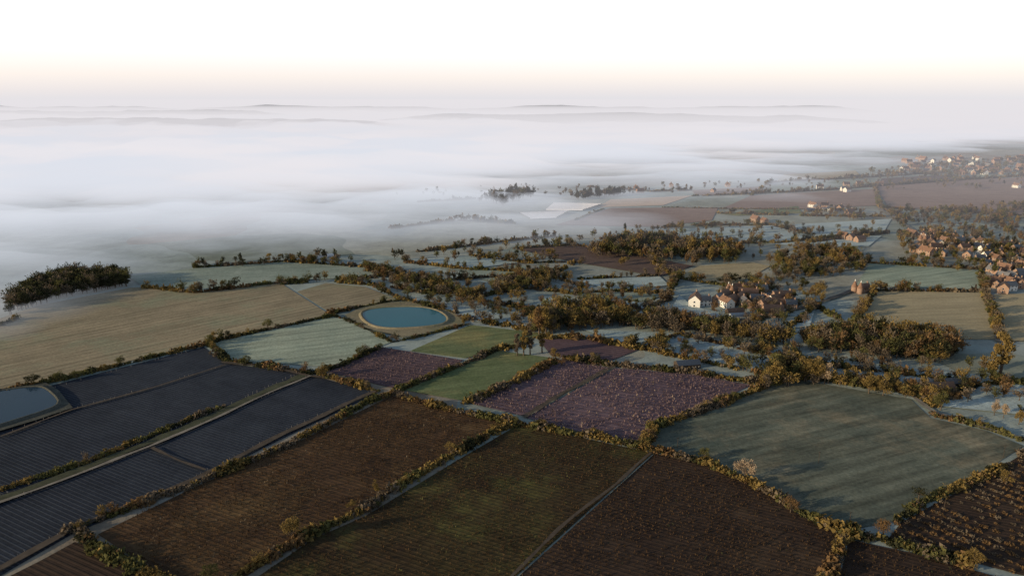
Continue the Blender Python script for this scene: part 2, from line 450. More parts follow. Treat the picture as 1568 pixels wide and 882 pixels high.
def water_mat(name, c):
    m, nt = newmat(name); g = N(nt)
    pos = g.n('ShaderNodeNewGeometry').outputs['Position']
    n_ = g.noise(pos, .8, 3)
    col = g.mix(g.noise(pos, .03, 2), c, tuple(np.array(c) * .6))
    finish(g, col, .12, n_, .15, .05, .12)
    return m
def bank(name, poly_px, water_px, wm, bm_):
    a = PP(poly_px); b = PP(water_px)
    sheet(name + '_bank', a, bm_, .95)
    c = b.mean(0)
    fine = lambda q: np.vstack([q[i] + (q[(i + 1) % len(q)] - q[i]) * t for i in range(len(q)) for t in (0, .25, .5, .75)])
    q = fine(b)
    for _ in range(3): q = (q + np.roll(q, 1, 0) + np.roll(q, -1, 0)) / 3
    zb = float(terr(*c))
    rings = [(1.12, .7), (1.06, 1.8), (1.03, 1.8), (0.99, 1.1)]
    V = np.vstack([np.column_stack([c + (q - c) * s, np.full(len(q), zb + h)]) for s, h in rings]); k = len(q)
    Q = np.array([[r_ * k + i, r_ * k + (i + 1) % k, (r_ + 1) * k + (i + 1) % k, (r_ + 1) * k + i] for r_ in range(3) for i in range(k)])
    add(name + '_rim', mesh_np(name + '_rim', V, Q, None, [bm_], True))
    me = bpy.data.meshes.new(name + '_water')
    me.from_pydata([(p[0], p[1], zb + 1.4) for p in c + (q - c) * 1.0], [], [list(range(k))]); me.materials.append(wm)
    add(name + '_water', me)
M_bank = field_mat('reservoir_bank_soil', (.17, .15, .10), (.25, .215, .145), (1, .2), 3, None, 0, c3=(.13, .14, .08))
M_bankd = field_mat('pond_bank_soil', (.05, .055, .05), (.10, .10, .085), (1, .2), 3, None, 0)
bank('reservoir', [(528, 485), (550, 474), (600, 464), (655, 463), (695, 480), (712, 497), (680, 506), (625, 520), (560, 504)],
     [(553, 484), (562, 478), (590, 474), (640, 473), (668, 478), (685, 489), (682, 498), (655, 503), (610, 506), (578, 504), (562, 496)], water_mat('reservoir_water', (.018, .125, .165)), M_bank)
bank('pond', [(-90, 605), (0, 598), (70, 588), (90, 600), (112, 627), (60, 645), (-90, 690)],
     [(-80, 618), (0, 603), (62, 594), (78, 606), (96, 624), (40, 642), (-80, 680)], water_mat('pond_water', (.02, .045, .075)), M_bankd)

# ------------------------------------------------------------------ crop rows
def rows(name, pts, d, sp, step, h, mats_w, jit=.12, var=SPRIG, keep=.95):
    poly = PP(pts); n = np.array([-d[1], d[0]])
    a = poly @ d; b = poly @ n
    A, B = np.meshgrid(np.arange(a.min(), a.max(), step), np.arange(b.min(), b.max(), sp))
    A = A + rng.uniform(-.4, .4, A.shape) * step; B = B + rng.normal(size=B.shape) * jit
    p = A.ravel()[:, None] * d + B.ravel()[:, None] * n
    p = p[pip(p, poly)]
    dens = np.array([noise.noise(Vector((x / 22, y / 22, 2))) + .6 * noise.noise(Vector((x / 7, y / 7, 5))) for x, y in p])
    p = p[rng.random(len(p)) < keep * np.clip(.8 + .9 * dens, .15, 1)]
    pos = with_z(p, .1); k = len(p)
    mids = rng.choice([w[0] for w in mats_w], k, p=[w[1] for w in mats_w])
    merge(name, var, pos, h * rng.uniform(.65, 1.3, k), np.ones(k), mids)
rows('vine_rows', F2, D1, 1.6, .95, .8, [(7, .93), (5, .07)])
rows('vine_rows', F3, D1, 1.6, .95, .75, [(7, .93), (3, .07)])
rows('vine_rows', F4, D1, 1.6, .95, .75, [(7, .97), (4, .03)])
rows('vine_rows', F7, D1, 1.6, .95, .75, [(7, .9), (4, .1)])
rows('orchard_rows', F8a, D2, 2.8, .9, 1.15, [(8, .95), (6, .05)])
rows('orchard_rows', F8b, D2, 2.8, .9, 1.15, [(8, .95), (6, .05)])
rows('orchard_rows', F10, D2, 2.8, .9, 1.0, [(8, 1.)])
rows('bush_rows', F6, D3, 4.0, 1.3, .85, [(2, .6), (5, .4)], .2, BUSHN, 1.2)
M_post = simple_mat('pale_post', (.22, .21, .20))
pp = []
for ln in (TR, [(0, 760), (120, 716), (230, 674), (330, 631), (460, 571)], [(0, 668), (110, 628), (240, 592), (343, 560)],
           [(0, 868), (112, 808), (300, 731), (440, 660), (570, 600)], [(85, 594), (200, 562), (312, 533)]):
    pp.append(resample(PP(ln), 2.0)[:, :2])
pp = np.vstack(pp); pp += rng.normal(size=pp.shape) * .2; pp = pp[rng.random(len(pp)) < .6]
merge('orchard_posts', POST, with_z(pp, 0), rng.uniform(.9, 1.4, len(pp)), np.ones(len(pp)), np.ones(len(pp), int), [M_post, M_post])

# ------------------------------------------------------------------ hedges
GOLD = [(1, .40), (2, .10), (3, .26), (4, .09), (5, .15)]; OLV = [(1, .2), (2, .06), (3, .36), (4, .24), (5, .14)]
RST = [(2, .45), (1, .35), (5, .2)]; DRK = [(4, .55), (3, .2), (5, .25)]; MIXT = [(1, .25), (2, .11), (3, .20), (4, .12), (5, .32)]
def pick(w, k):
    a = np.array([x[1] for x in w], float); return rng.choice([x[0] for x in w], k, p=a / a.sum())
def hedge(pts, h=1.3, w=GOLD, near=True, trees=.012, th=(4, 7)):
    r = resample(PP(pts), .75 if near else 1.3); k = len(r)
    gap = np.array([noise.noise(Vector((x / 23, y / 23, 3))) for x, y, _ in r])
    hv = np.array([noise.noise(Vector((x / 9, y / 9, 7))) for x, y, _ in r])
    keep = gap > -.42
    p = r[:, :2] + rng.normal(size=(k, 2)) * .55
    s = h * (1 + .75 * hv) * rng.uniform(.7, 1.2, k)
    p = p[keep]; s = s[keep]
    mid = pick(w, len(p)); blk = pick(w, 400)
    arc = (np.arange(len(p)) // 14) % 400
    mid = np.where(rng.random(len(p)) < .65, blk[arc], mid)
    merge('hedgerow', BUSHN if near else BUSH, with_z(p, 0), s * 1.15, np.full(len(p), 1.2), mid)
    nt_ = rng.poisson(trees * k * (.75 if near else 1.3))
    if nt_:
        cl = rng.integers(0, k, max(1, nt_ // 3)); ci = (cl[rng.integers(0, len(cl), nt_)] + (rng.normal(size=nt_) * 9).astype(int)).clip(0, k - 1)
        q = r[ci, :2] + rng.normal(size=(nt_, 2)) * .8
        hh = rng.uniform(*th, nt_)
        merge('hedgerow_trees', MID, with_z(q, -.1), hh, np.ones(nt_), pick(w, nt_))

hedge([(100, 815), (160, 793), (300, 742), (440, 682), (560, 618), (605, 602)], 1.5, GOLD, True, .014, (3, 5))
hedge([(118, 815), (150, 842), (200, 868), (260, 892)], 1.9, GOLD)
hedge([(350, 892), (430, 845), (480, 818), (560, 780), (640, 728), (700, 694), (760, 660), (790, 650)], 1.7, GOLD, True, .024, (3, 5))
hedge([(600, 604), (690, 628), (775, 646), (850, 660), (920, 672), (990, 688), (1080, 710), (1160, 745), (1230, 788), (1290, 815), (1370, 834), (1460, 860), (1600, 898)], 1.7, GOLD, True, .022, (3, 5.5))
hedge([(985, 684), (1005, 652), (1060, 635), (1130, 609), (1170, 592)], 1.9, GOLD, True, .05, (4, 6))
hedge([(716, 617), (760, 598), (800, 580), (855, 551)], 2.0, GOLD, True, .07, (4, 6.5))
hedge([(610, 598), (700, 562), (765, 535), (800, 530)], 1.6, OLV, True, .05, (3, 5))
hedge([(862, 549), (935, 560), (1060, 571), (1145, 586), (1170, 580)], 1.8, MIXT, True, .07, (4, 6.5))
hedge([(1170, 590), (1230, 578), (1300, 588), (1400, 604), (1430, 622)], 2.0, GOLD, True, .18, (5, 9.5))
hedge([(1425, 636), (1510, 655), (1568, 676), (1640, 700)], 1.5, OLV, True, .03)
hedge([(1600, 680), (1500, 733), (1400, 777), (1370, 802)], 1.5, GOLD, True, .02)
hedge([(1292, 822), (1278, 860), (1262, 900)], 1.7, RST, True, .01)
hedge([(-200, 650), (0, 602), (100, 580), (200, 556), (320, 527), (345, 553), (480, 573), (520, 561), (582, 533)], 1.5, OLV, True, .045, (3.5, 7))
hedge([(320, 525), (420, 503), (512, 484)], 1.3, OLV, True, .06, (4, 7.5))
hedge([(490, 574), (580, 600)], 1.8, GOLD, True, .06)
hedge([(512, 484), (545, 496), (600, 524), (640, 516), (720, 496)], 1.0, OLV, True, .01)
hedge([(505, 481), (560, 470), (612, 461)], 1.5, OLV, True, .1, (4, 7))
hedge([(0, 752), (130, 710), (250, 660), (345, 622)], 1.2, OLV, True, .016, (3, 5))
for h_ in [[(430, 436), (500, 431), (570, 437), (612, 458), (700, 482)], [(0, 500), (30, 488)], [(560, 415), (640, 430), (720, 458), (800, 472), (830, 490)],
           [(730, 456), (800, 442), (880, 450), (960, 446), (1030, 452)], [(1305, 497), (1340, 446), (1500, 447)], [(1500, 412), (1507, 447), (1532, 522)],
           [(1330, 403), (1500, 413)], [(1000, 402), (1035, 426), (1022, 462)], [(1035, 426), (1120, 440)], [(560, 410), (585, 425), (430, 432)],
           [(220, 441), (300, 449), (430, 433)], [(300, 411), (440, 401), (560, 410)], [(620, 402), (720, 413), (830, 418), (900, 442)],
           [(720, 392), (800, 403), (880, 402)], [(790, 381), (880, 376), (960, 388)], [(820, 518), (900, 519), (980, 536), (1040, 512)],
           [(830, 493), (900, 478), (1000, 492)], [(1000, 470), (1030, 455)], [(700, 486), (815, 508)], [(640, 386), (760, 372), (850, 362)],
           [(960, 530), (1100, 560), (1170, 575)], [(1060, 345), (1180, 345), (1240, 360)], [(1210, 500), (1250, 470), (1300, 498)], [(780, 440), (850, 420), (880, 402)],
           [(890, 428), (1010, 423)], [(1430, 622), (1500, 590), (1600, 585)], [(600, 440), (650, 449), (740, 452)], [(1240, 372), (1350, 358)],
           [(1040, 512), (1150, 540), (1300, 565), (1500, 588)], [(640, 432), (760, 425), (830, 418)], [(900, 460), (960, 470), (1040, 490)]]:
    hedge(h_, 1.7, MIXT, False, .17, (4.5, 9.5))
for h_ in [[(1060, 301), (1200, 296), (1340, 286), (1347, 318), (1400, 340)], [(1340, 286), (1480, 276), (1600, 268)], [(1100, 327), (1240, 331), (1355, 332)],
           [(1000, 350), (1100, 345)], [(1050, 372), (1190, 373), (1360, 357)], [(1360, 319), (1568, 331)],
           [(600, 350), (700, 338), (790, 343)], [(640, 310), (730, 305)],
           [(1180, 280), (1330, 272), (1450, 264)], [(1400, 264), (1480, 276)], [(1150, 300), (1180, 280)], [(900, 287), (1000, 294), (1060, 292)]]:
    hedge(h_, 1.9, MIXT, False, .11, (5, 9))
for h_ in [[(880, 338), (925, 320)], [(1015, 318), (1105, 320), (1240, 321)]]:
    hedge(h_, 1.2, MIXT, False, .02, (3, 5))

# ------------------------------------------------------------------ woods
def wood(name, pts, n, h, w, var=MID):
    poly = PP(pts); lo = poly.min(0); hi = poly.max(0); p = np.zeros((0, 2))
    while len(p) < n:
        q = rng.uniform(lo, hi, (n * 3, 2)); p = np.vstack([p, q[pip(q, poly)]])
    p = p[:n]; merge(name, var, with_z(p, -.2), h * rng.uniform(.6, 1.2, n), rng.uniform(.85, 1.2, n), pick(w, n))
wood('woodland', [(5, 487), (25, 455), (70, 435), (120, 424), (190, 427), (200, 438), (90, 458)], 360, 10.5, DRK)
wood('woodland', [(730, 310), (785, 295), (820, 300), (770, 316)], 90, 12, DRK, FAR)
wood('woodland', [(868, 302), (940, 295), (955, 300), (880, 307)], 80, 10, DRK, FAR)
wood('woodland', [(890, 388), (980, 364), (1050, 371), (1145, 387), (1120, 404), (1000, 398), (940, 394)], 330, 10, MIXT, FAR)
wood('woodland', [(812, 492), (870, 476), (950, 482), (962, 500), (880, 508), (815, 512)], 130, 11.5, GOLD)
wood('woodland', [(940, 490), (1040, 493), (1160, 513), (1215, 522), (1200, 532), (1060, 513), (950, 503)], 190, 10, MIXT)
wood('woodland', [(1225, 522), (1300, 508), (1400, 518), (1480, 535), (1440, 555), (1330, 547), (1240, 537)], 290, 10.5, MIXT + [(4, .2), (2, .2)])
wood('woodland', [(1165, 405), (1240, 378), (1310, 392), (1335, 412), (1260, 428), (1185, 428)], 200, 9, MIXT)
wood('village_trees', [(1100, 432), (1220, 422), (1270, 446), (1240, 500), (1150, 496), (1090, 478)], 130, 7.5, MIXT)
wood('village_trees', [(1370, 355), (1600, 345), (1620, 450), (1510, 425), (1390, 402)], 330, 7.5, MIXT, FAR)
wood('woodland', [(1355, 328), (1600, 312), (1600, 342), (1380, 350)], 220, 8, MIXT, FAR)
wood('village_trees', [(1320, 262), (1568, 243), (1650, 240), (1650, 268), (1350, 274)], 330, 9, MIXT, FAR)
wood('village_trees', [(1225, 322), (1320, 320), (1330, 338), (1235, 338)], 40, 7, MIXT, FAR)
wood('woodland', [(1155, 600), (1185, 565), (1245, 562), (1280, 590), (1225, 590)], 50, 9.5, GOLD)
wood('woodland', [(1280, 590), (1330, 582), (1440, 605), (1450, 625), (1400, 612)], 64, 7, GOLD)
wood('woodland', [(556, 414), (600, 416), (700, 446), (745, 460), (700, 462), (640, 444)], 110, 8.5, MIXT)
wood('woodland', [(740, 440), (800, 425), (860, 432), (820, 446), (760, 452)], 80, 8.5, MIXT)
wood('scattered_trees', [(560, 420), (740, 440), (1000, 440), (1040, 500), (800, 500), (620, 455)], 170, 7, MIXT)
wood('scattered_trees', [(600, 395), (760, 380), (1000, 350), (1350, 345), (1330, 400), (1000, 410), (700, 415)], 230, 7.5, MIXT, FAR)
wood('scattered_trees', [(900, 515), (1100, 520), (1500, 560), (1600, 640), (1430, 610), (1150, 570)], 100, 7, MIXT)
wood('scattered_trees', [(600, 300), (760, 285), (1000, 286), (1350, 268), (1568, 262), (1568, 290), (1100, 296), (820, 305)], 170, 7, MIXT, FAR)
wood('scattered_trees', [(290, 405), (620, 385), (620, 400), (300, 412)], 30, 7, DRK, FAR)

# ------------------------------------------------------------------ individual trees
HI = {}
def hi(kind, seed, mat, nt=1300, ts=.028):
    key = (kind, seed, mat.name)
    if key not in HI:
        V, Q, M = tree_arr(100 + seed, kind, nt, ts); HI[key] = mesh_np('tree_mesh', V, Q, M, [M_bark, mat])
    return HI[key]
def tree(name, px, py, h, kind, mat, seed=0, wide=1.0):
    x, y = P(px, py)
    add(name, hi(kind, seed, mat), None, (x, y, float(terr(x, y)) - .1), rng.uniform(0, 6), (h * wide, h * wide, h))
for t in [('ash_tree', 448, 830, 8.5, 'tall', M_gold, 1, 1), ('ash_tree', 577, 757, 5.5, 'tall', M_gold, 2, .9), ('hawthorn_tree', 538, 780, 4, 'oak', M_gold, 3, 1),
          ('hawthorn_tree', 690, 694, 5, 'oak', M_gold, 4, 1), ('hawthorn_tree', 322, 888, 5.5, 'oak', M_olive, 5, 1), ('hawthorn_tree', 185, 560, 5.5, 'oak', M_olive, 6, 1),
          ('oak_tree', 322, 529, 7, 'oak', M_olive, 7, 1), ('oak_tree', 352, 521, 6, 'oak', M_dark, 8, 1), ('oak_tree', 410, 505, 7, 'oak', M_olive, 9, 1),
          ('oak_tree', 378, 557, 5, 'oak', M_olive, 5, 1), ('oak_tree', 494, 577, 7, 'oak', M_gold, 6, 1), ('ash_tree', 1140, 735, 8.5, 'oak', M_pale, 10, 1),
          ('hawthorn_tree', 1077, 703, 5, 'oak', M_olive, 3, 1), ('hawthorn_tree', 1210, 785, 6, 'oak', M_rust, 4, 1), ('beech_tree', 1352, 820, 6, 'oak', M_rust, 6, 1.2),
          ('hawthorn_tree', 1490, 868, 6.5, 'oak', M_gold, 7, 1), ('hawthorn_tree', 1540, 742, 5.5, 'oak', M_gold, 8, 1), ('beech_tree', 1012, 541, 9, 'oak', M_gold, 9, 1.1),
          ('oak_tree', 1050, 548, 8, 'oak', M_dark, 10, 1), ('poplar_tree', 1530, 578, 24, 'poplar', M_gold, 11, 1.2), ('poplar_tree', 1517, 582, 14, 'poplar', M_gold, 12, 1.3),
          ('poplar_tree', 792, 545, 13, 'poplar', M_twig, 13, 1), ('poplar_tree', 802, 545, 15, 'poplar', M_gold, 11, 1), ('poplar_tree', 812, 543, 14, 'poplar', M_twig, 12, 1),
          ('poplar_tree', 830, 540, 15, 'poplar', M_gold, 13, 1), ('poplar_tree', 836, 512, 17, 'poplar', M_gold, 11, 1.4), ('poplar_tree', 826, 512, 16, 'poplar', M_rust, 12, 1.4),
          ('ash_tree', 1250, 586, 12, 'tall', M_gold, 1, 1), ('ash_tree', 1262, 588, 11, 'tall', M_pale, 2, 1), ('ash_tree', 1185, 589, 13, 'tall', M_gold, 3, 1),
          ('ash_tree', 1232, 584, 12, 'tall', M_gold, 4, 1), ('ash_tree', 1330, 603, 9, 'tall', M_gold, 4, 1.2), ('ash_tree', 1352, 606, 9, 'oak', M_gold, 2, 1), ('ash_tree', 1440, 628, 9, 'tall', M_olive, 5, 1),
          ('birch_tree', 1522, 636, 7, 'tall', M_pale, 6, .8), ('birch_tree', 1536, 640, 7, 'tall', M_pale, 7, .8), ('birch_tree', 1560, 650, 7, 'tall', M_gold, 7, .9),
          ('oak_tree', 1182, 562, 8, 'tall', M_olive, 8, 1), ('oak_tree', 1444, 530, 9, 'tall', M_pale, 9, 1), ('hawthorn_tree', 1370, 602, 7, 'oak', M_gold, 5, 1),
          ('oak_tree', 850, 552, 7, 'oak', M_gold, 8, 1), ('hawthorn_tree', 480, 818, 4, 'oak', M_rust, 9, 1), ('hawthorn_tree', 620, 742, 3.5, 'oak', M_gold, 10, 1),
          ('hawthorn_tree', 50, 590, 6, 'oak', M_dark, 5, 1.3), ('hawthorn_tree', 90, 583, 5, 'oak', M_olive, 6, 1.4), ('hawthorn_tree', 118, 580, 4.5, 'oak', M_olive, 4, 1.4),
          ('oak_tree', 710, 500, 7, 'tall', M_gold, 3, 1), ('hawthorn_tree', 1000, 665, 5, 'oak', M_gold, 3, 1), ('hawthorn_tree', 860, 560, 5, 'oak', M_rust, 4, 1)]:
    tree(*t)

# ------------------------------------------------------------------ buildings
M_brick = simple_mat('red_brick', (.30, .20, .15), .9, .3, 2)
M_white = simple_mat('white_render', (.70, .68, .64), .8, .06, 1)
M_tile = simple_mat('clay_roof_tiles', (.21, .125, .088), .85, .35, 1.2)
M_slate = simple_mat('slate_roof', (.16, .16, .17), .6, .25, 1.2)
M_glass = simple_mat('window_glass', (.03, .035, .045), .1, .1, 1, .5)
M_frame = simple_mat('painted_wood', (.6, .6, .58), .6, .05)
M_wood = simple_mat('weatherboard', (.06, .045, .035), .85, .3)
M_metal = simple_mat('barn_sheet', (.34, .36, .38), .5, .15)

def boxq(x0, x1, y0, y1, z0, z1):
    V = np.array([(x, y, z) for z in (z0, z1) for y in (y0, y1) for x in (x0, x1)], float)
    Q = np.array([(0, 2, 3, 1), (4, 5, 7, 6), (0, 1, 5, 4), (2, 6, 7, 3), (0, 4, 6, 2), (1, 3, 7, 5)])
    return V, Q
def parts(L, W, E, R, wall, roof):
    out = {}
    a, b = L / 2, W / 2
    V = np.array([(-a, -b, -1), (a, -b, -1), (a, b, -1), (-a, b, -1), (-a, -b, E), (a, -b, E), (a, b, E), (-a, b, E), (-a, 0, R), (a, 0, R)], float)
    me = bpy.data.meshes.new('walls')
    me.from_pydata(V.tolist(), [], [(0, 1, 5, 4), (1, 2, 6, 9, 5), (2, 3, 7, 6), (3, 0, 4, 8, 7), (4, 5, 9, 8), (6, 7, 8, 9)]); me.materials.append(wall); out['walls'] = me
    o = .45; t = .22; sl = (R - E) / b; ze = E - o * sl + .12
    ac = Acc()
    for s in (-1, 1):
        V = np.array([(-a - o, s * (b + o), ze), (a + o, s * (b + o), ze), (a + o, 0, R + .12), (-a - o, 0, R + .12),
                      (-a - o, s * (b + o), ze + t), (a + o, s * (b + o), ze + t), (a + o, 0, R + .12 + t), (-a - o, 0, R + .12 + t)])
        ac.add((V, np.array([(0, 1, 2, 3), (4, 5, 6, 7), (0, 1, 5, 4), (0, 3, 7, 4), (1, 2, 6, 5)])))
    V, Q, M = ac.out(); out['roof'] = mesh_np('roof', V, Q, None, [roof])
    ac = Acc(); nx = max(2, int(L / 3)); st = 2 if E > 4.2 else 1
    for f in range(st):
        for i in range(nx):
            x = -a + L * (i + .5) / nx; z = 1.0 + f * 2.6
            for s in (-1, 1):
                if f == 0 and i == nx // 2 and s < 0: continue
                ac.add(boxq(x - .65, x + .65, s * b - .06, s * b + .06, z - .08, z + 1.3), 1)
                ac.add(boxq(x - .52, x + .52, s * b - .09, s * b + .09, z + .05, z + 1.17), 0)
        for s in (-1, 1):
            ac.add(boxq(s * a - .06, s * a + .06, -.65, .65, 1.0 + f * 2.6, 2.3 + f * 2.6), 1)
            ac.add(boxq(s * a - .09, s * a + .09, -.52, .52, 1.12 + f * 2.6, 2.18 + f * 2.6), 0)
    V, Q, M = ac.out(); out['windows'] = mesh_np('windows', V, Q, M, [M_glass, M_frame])
    x = -a + L * (nx // 2 + .5) / nx
    V, Q = boxq(x - .5, x + .5, -b - .08, -b + .04, 0, 2.1); out['door'] = mesh_np('door', V, Q, None, [M_wood])
    ac = Acc(); ac.add(boxq(a - 1.6, a - .7, -.45, .45, R - 1.2, R + 1.5)); ac.add(boxq(a - 1.7, a - .6, -.55, .55, R + 1.5, R + 1.7))
    V, Q, M = ac.out(); out['chimney'] = mesh_np('chimney', V, Q, None, [M_brick])
    return out
HT = {'brick_house': [parts(11, 7.5, 5, 8.6, M_brick, M_tile), parts(9, 7, 4.8, 8, M_brick, M_slate), parts(14, 8, 5, 9, M_brick, M_tile)],
      'white_house': [parts(12, 8, 5.6, 9, M_white, M_tile), parts(10, 7, 5, 8.2, M_white, M_slate)],
      'timber_barn': [parts(20, 9, 4, 8, M_wood, M_tile), parts(22, 11, 4.2, 7, M_wood, M_slate)],
      'metal_barn': [parts(24, 13, 4, 6.5, M_metal, M_metal)]}
def emp(name, x, y, rz, s=1):
    e = bpy.data.objects.new(name, None); S.collection.objects.link(e)
    e.location = (x, y, float(terr(x, y))); e.rotation_euler = (0, 0, rz); e.scale = (s, s, s); e.empty_display_size = 1; return e
def house(kind, px, py, rz=None, s=.62, v=None):
    x, y = P(px, py); rz = rng.uniform(-.5, 2.2) if rz is None else rz
    e = emp(kind, x, y, rz, s); hs = HT[kind]; pr = hs[rng.integers(len(hs)) if v is None else v]
    for k, me in pr.items():
        if k == 'chimney' and 'barn' in kind: continue
        add(k, me, e)
    return e
def cone(r0, r1, z0, z1, n=16):
    return tube((0, 0, z0), (0, 0, z1), r0, r1, n)
V, Q = cone(2.8, 2.8, -1, 5.5); R_w = mesh_np('roundel', V, Q, None, [M_brick], True)
V, Q = cone(3.05, .45, 5.4, 11.2); R_c = mesh_np('conical_roof', V, Q, None, [M_tile], True)
ac = Acc(); ac.add(cone(.55, .35, 11.2, 12.2, 8)); ac.add(cone(.35, .05, 12.2, 13.2, 8)); ac.add(boxq(.3, 1.3, -.05, .05, 12.0, 12.1)); V, Q, M = ac.out(); R_k = mesh_np('white_cowl', V, Q, None, [M_white])
def oast(px, py, rz=.3):
    x, y = P(px, py); e = emp('oast_house', x, y, rz, .66)
    for k, me in HT['brick_house'][0].items(): add(k, me, e)
    for i, yy in enumerate((-2.0, 4.2)):
        for nm, me in (('roundel', R_w), ('conical_roof', R_c), ('white_cowl', R_k)): add(nm + '_%d' % (i + 1), me, e, (-8.6, yy, 0))
for (px, py, rz) in [(1130, 452, .3), (1322, 447, .5), (1420, 372, .4)]: oast(px, py, rz)
house('white_house', 1064, 468, 1.2, .85, 0); house('white_house', 1078, 467, .1, .7, 1)
for (px, py) in [(1100, 464), (1118, 468), (1145, 458), (1170, 474), (1190, 470), (1205, 464), (1182, 484), (1140, 470), (1165, 450), (1158, 466), (1197, 463), (1150, 448), (1178, 460), (1108, 460), (1132, 463), (1172, 466), (1210, 472), (1125, 446),
                 (1400, 386), (1412, 366), (1432, 384), (1446, 372), (1428, 362), (1444, 392), (1455, 380), (1404, 378), (1520, 420), (1535, 430), (1550, 440), (1525, 440), (1560, 424), (1545, 412), (1562, 440), (1510, 408),
                 (1395, 362), (1438, 366), (1418, 390), (1460, 366), (1425, 376), (1540, 438), (1552, 416), (1528, 424), (1565, 430), (1480, 396), (1572, 420), (1580, 436),
                 (1468, 374), (1476, 384), (1486, 372), (1530, 392), (1545, 398), (1558, 404), (1540, 382), (1522, 400), (1536, 418), (1518, 438), (1565, 412), (1570, 394), (1555, 386),
                 (1302, 368), (1316, 371), (1250, 322), (1300, 329), (1312, 333), (1170, 342), (1156, 340), (1286, 322), (1500, 400), (1535, 448), (1530, 412), (1556, 432), (1515, 432), (1290, 366), (1262, 318)]:
    house('brick_house', px, py, None, rng.uniform(.6, .82))
for (px, py) in [(1494, 382), (1506, 386), (1490, 392), (1244, 318), (1272, 324), (1510, 396), (1548, 428), (1556, 288), (1186, 466), (1112, 470), (1440, 378), (1545, 444), (1502, 376), (1514, 384)]: house('white_house', px, py, None, .7)
for (px, py, rz) in [(1125, 482, .2), (1440, 598, .1), (1462, 590, .15), (1240, 324, .3), (1052, 562, .2)]: house('timber_barn', px, py, rz, .5)
for (px, py, rz) in [(1090, 488, .1), (1498, 384, .2), (1130, 486, .2), (1264, 322, .3), (1405, 588, .1)]: house('metal_barn', px, py, rz, .42)
for _ in range(60):
    house('brick_house' if rng.random() < .8 else 'white_house', rng.uniform(1380, 1620), rng.uniform(243, 268), None, .85)
for _ in range(12):
    house('brick_house' if rng.random() < .7 else 'white_house', rng.uniform(960, 1380), rng.uniform(284, 296), None, .7)

# polytunnels (fields of white plastic arches)
M_poly = simple_mat('polythene', (.80, .78, .80), .5, .08, .2, .3)
def tunnels(q, n):
    a, b, c, d = PP(q); u = np.linspace(0, 1, n * 8 + 1); v = np.linspace(0, 1, 20)
    U, W = np.meshgrid(u, v)
    XY = (a[None, None] * (1 - U[..., None]) + b * U[..., None]) * (1 - W[..., None]) + (d * (1 - U[..., None]) + c * U[..., None]) * W[..., None]
    Z = terr(XY[..., 0], XY[..., 1]) + 1.3 * np.sqrt(np.abs(np.sin(U * n * math.pi))) + 1.2
    V, Q = gridmesh(XY[..., 0], XY[..., 1], Z)
    add('polytunnels', mesh_np('polytunnels', V, Q, None, [M_poly], False))
tunnels([(812, 337), (795, 328.5), (872, 325), (852, 335.5)], 11)
tunnels([(836, 323.5), (848, 313), (922, 314.5), (892, 324)], 13)
# glasshouses on the fog edge
for i in range(6):
    x, y = P(452 + i * 11, 401 - i * 1.7); e = emp('glasshouse', x, y, .35, .45)
    for k, me in HT['metal_barn'][0].items():
        if k in ('walls', 'roof'):
            o = add(k, me, e, sc=(.6, .4, .7)); o.material_slots[0].link = 'OBJECT'; o.material_slots[0].material = M_poly

# utility poles
ac = Acc(); ac.add(tube((0, 0, -.5), (0, 0, 8.5), .16, .11, 8)); ac.add(boxq(-1, 1, -.06, .06, 7.9, 8.05))
for xx in (-.8, 0, .8): ac.add(tube((xx, 0, 8.05), (xx, 0, 8.3), .06, .04, 6))
V, Q, M = ac.out(); pole = mesh_np('utility_pole', V, Q, None, [M_wood])
for (px, py) in [(1253, 710), (1037, 688), (1445, 780), (1300, 805), (1536, 700)]:
    x, y = P(px, py); add('utility_pole', pole, None, (x, y, float(terr(x, y))), .4, (.55, .55, .55))

# ------------------------------------------------------------------ fog and haze
def vol_mat(name, sigma, col, lum):
    m, nt = newmat(name); g = N(nt)
    a = g.n('ShaderNodeVolumeAbsorption'); a.inputs[0].default_value = (0, 0, 0, 1); a.inputs[1].default_value = sigma
    e = g.n('ShaderNodeEmission'); e.inputs[0].default_value = (*col, 1); e.inputs[1].default_value = sigma * lum  # emission builds scattered daylight into the volume; fog and haze glow by themselves
    ad = g.n('ShaderNodeAddShader'); g.l(a.outputs[0], ad.inputs[0]); g.l(e.outputs[0], ad.inputs[1])
    o = g.n('ShaderNodeOutputMaterial'); g.l(ad.outputs[0], o.inputs['Volume']); return m

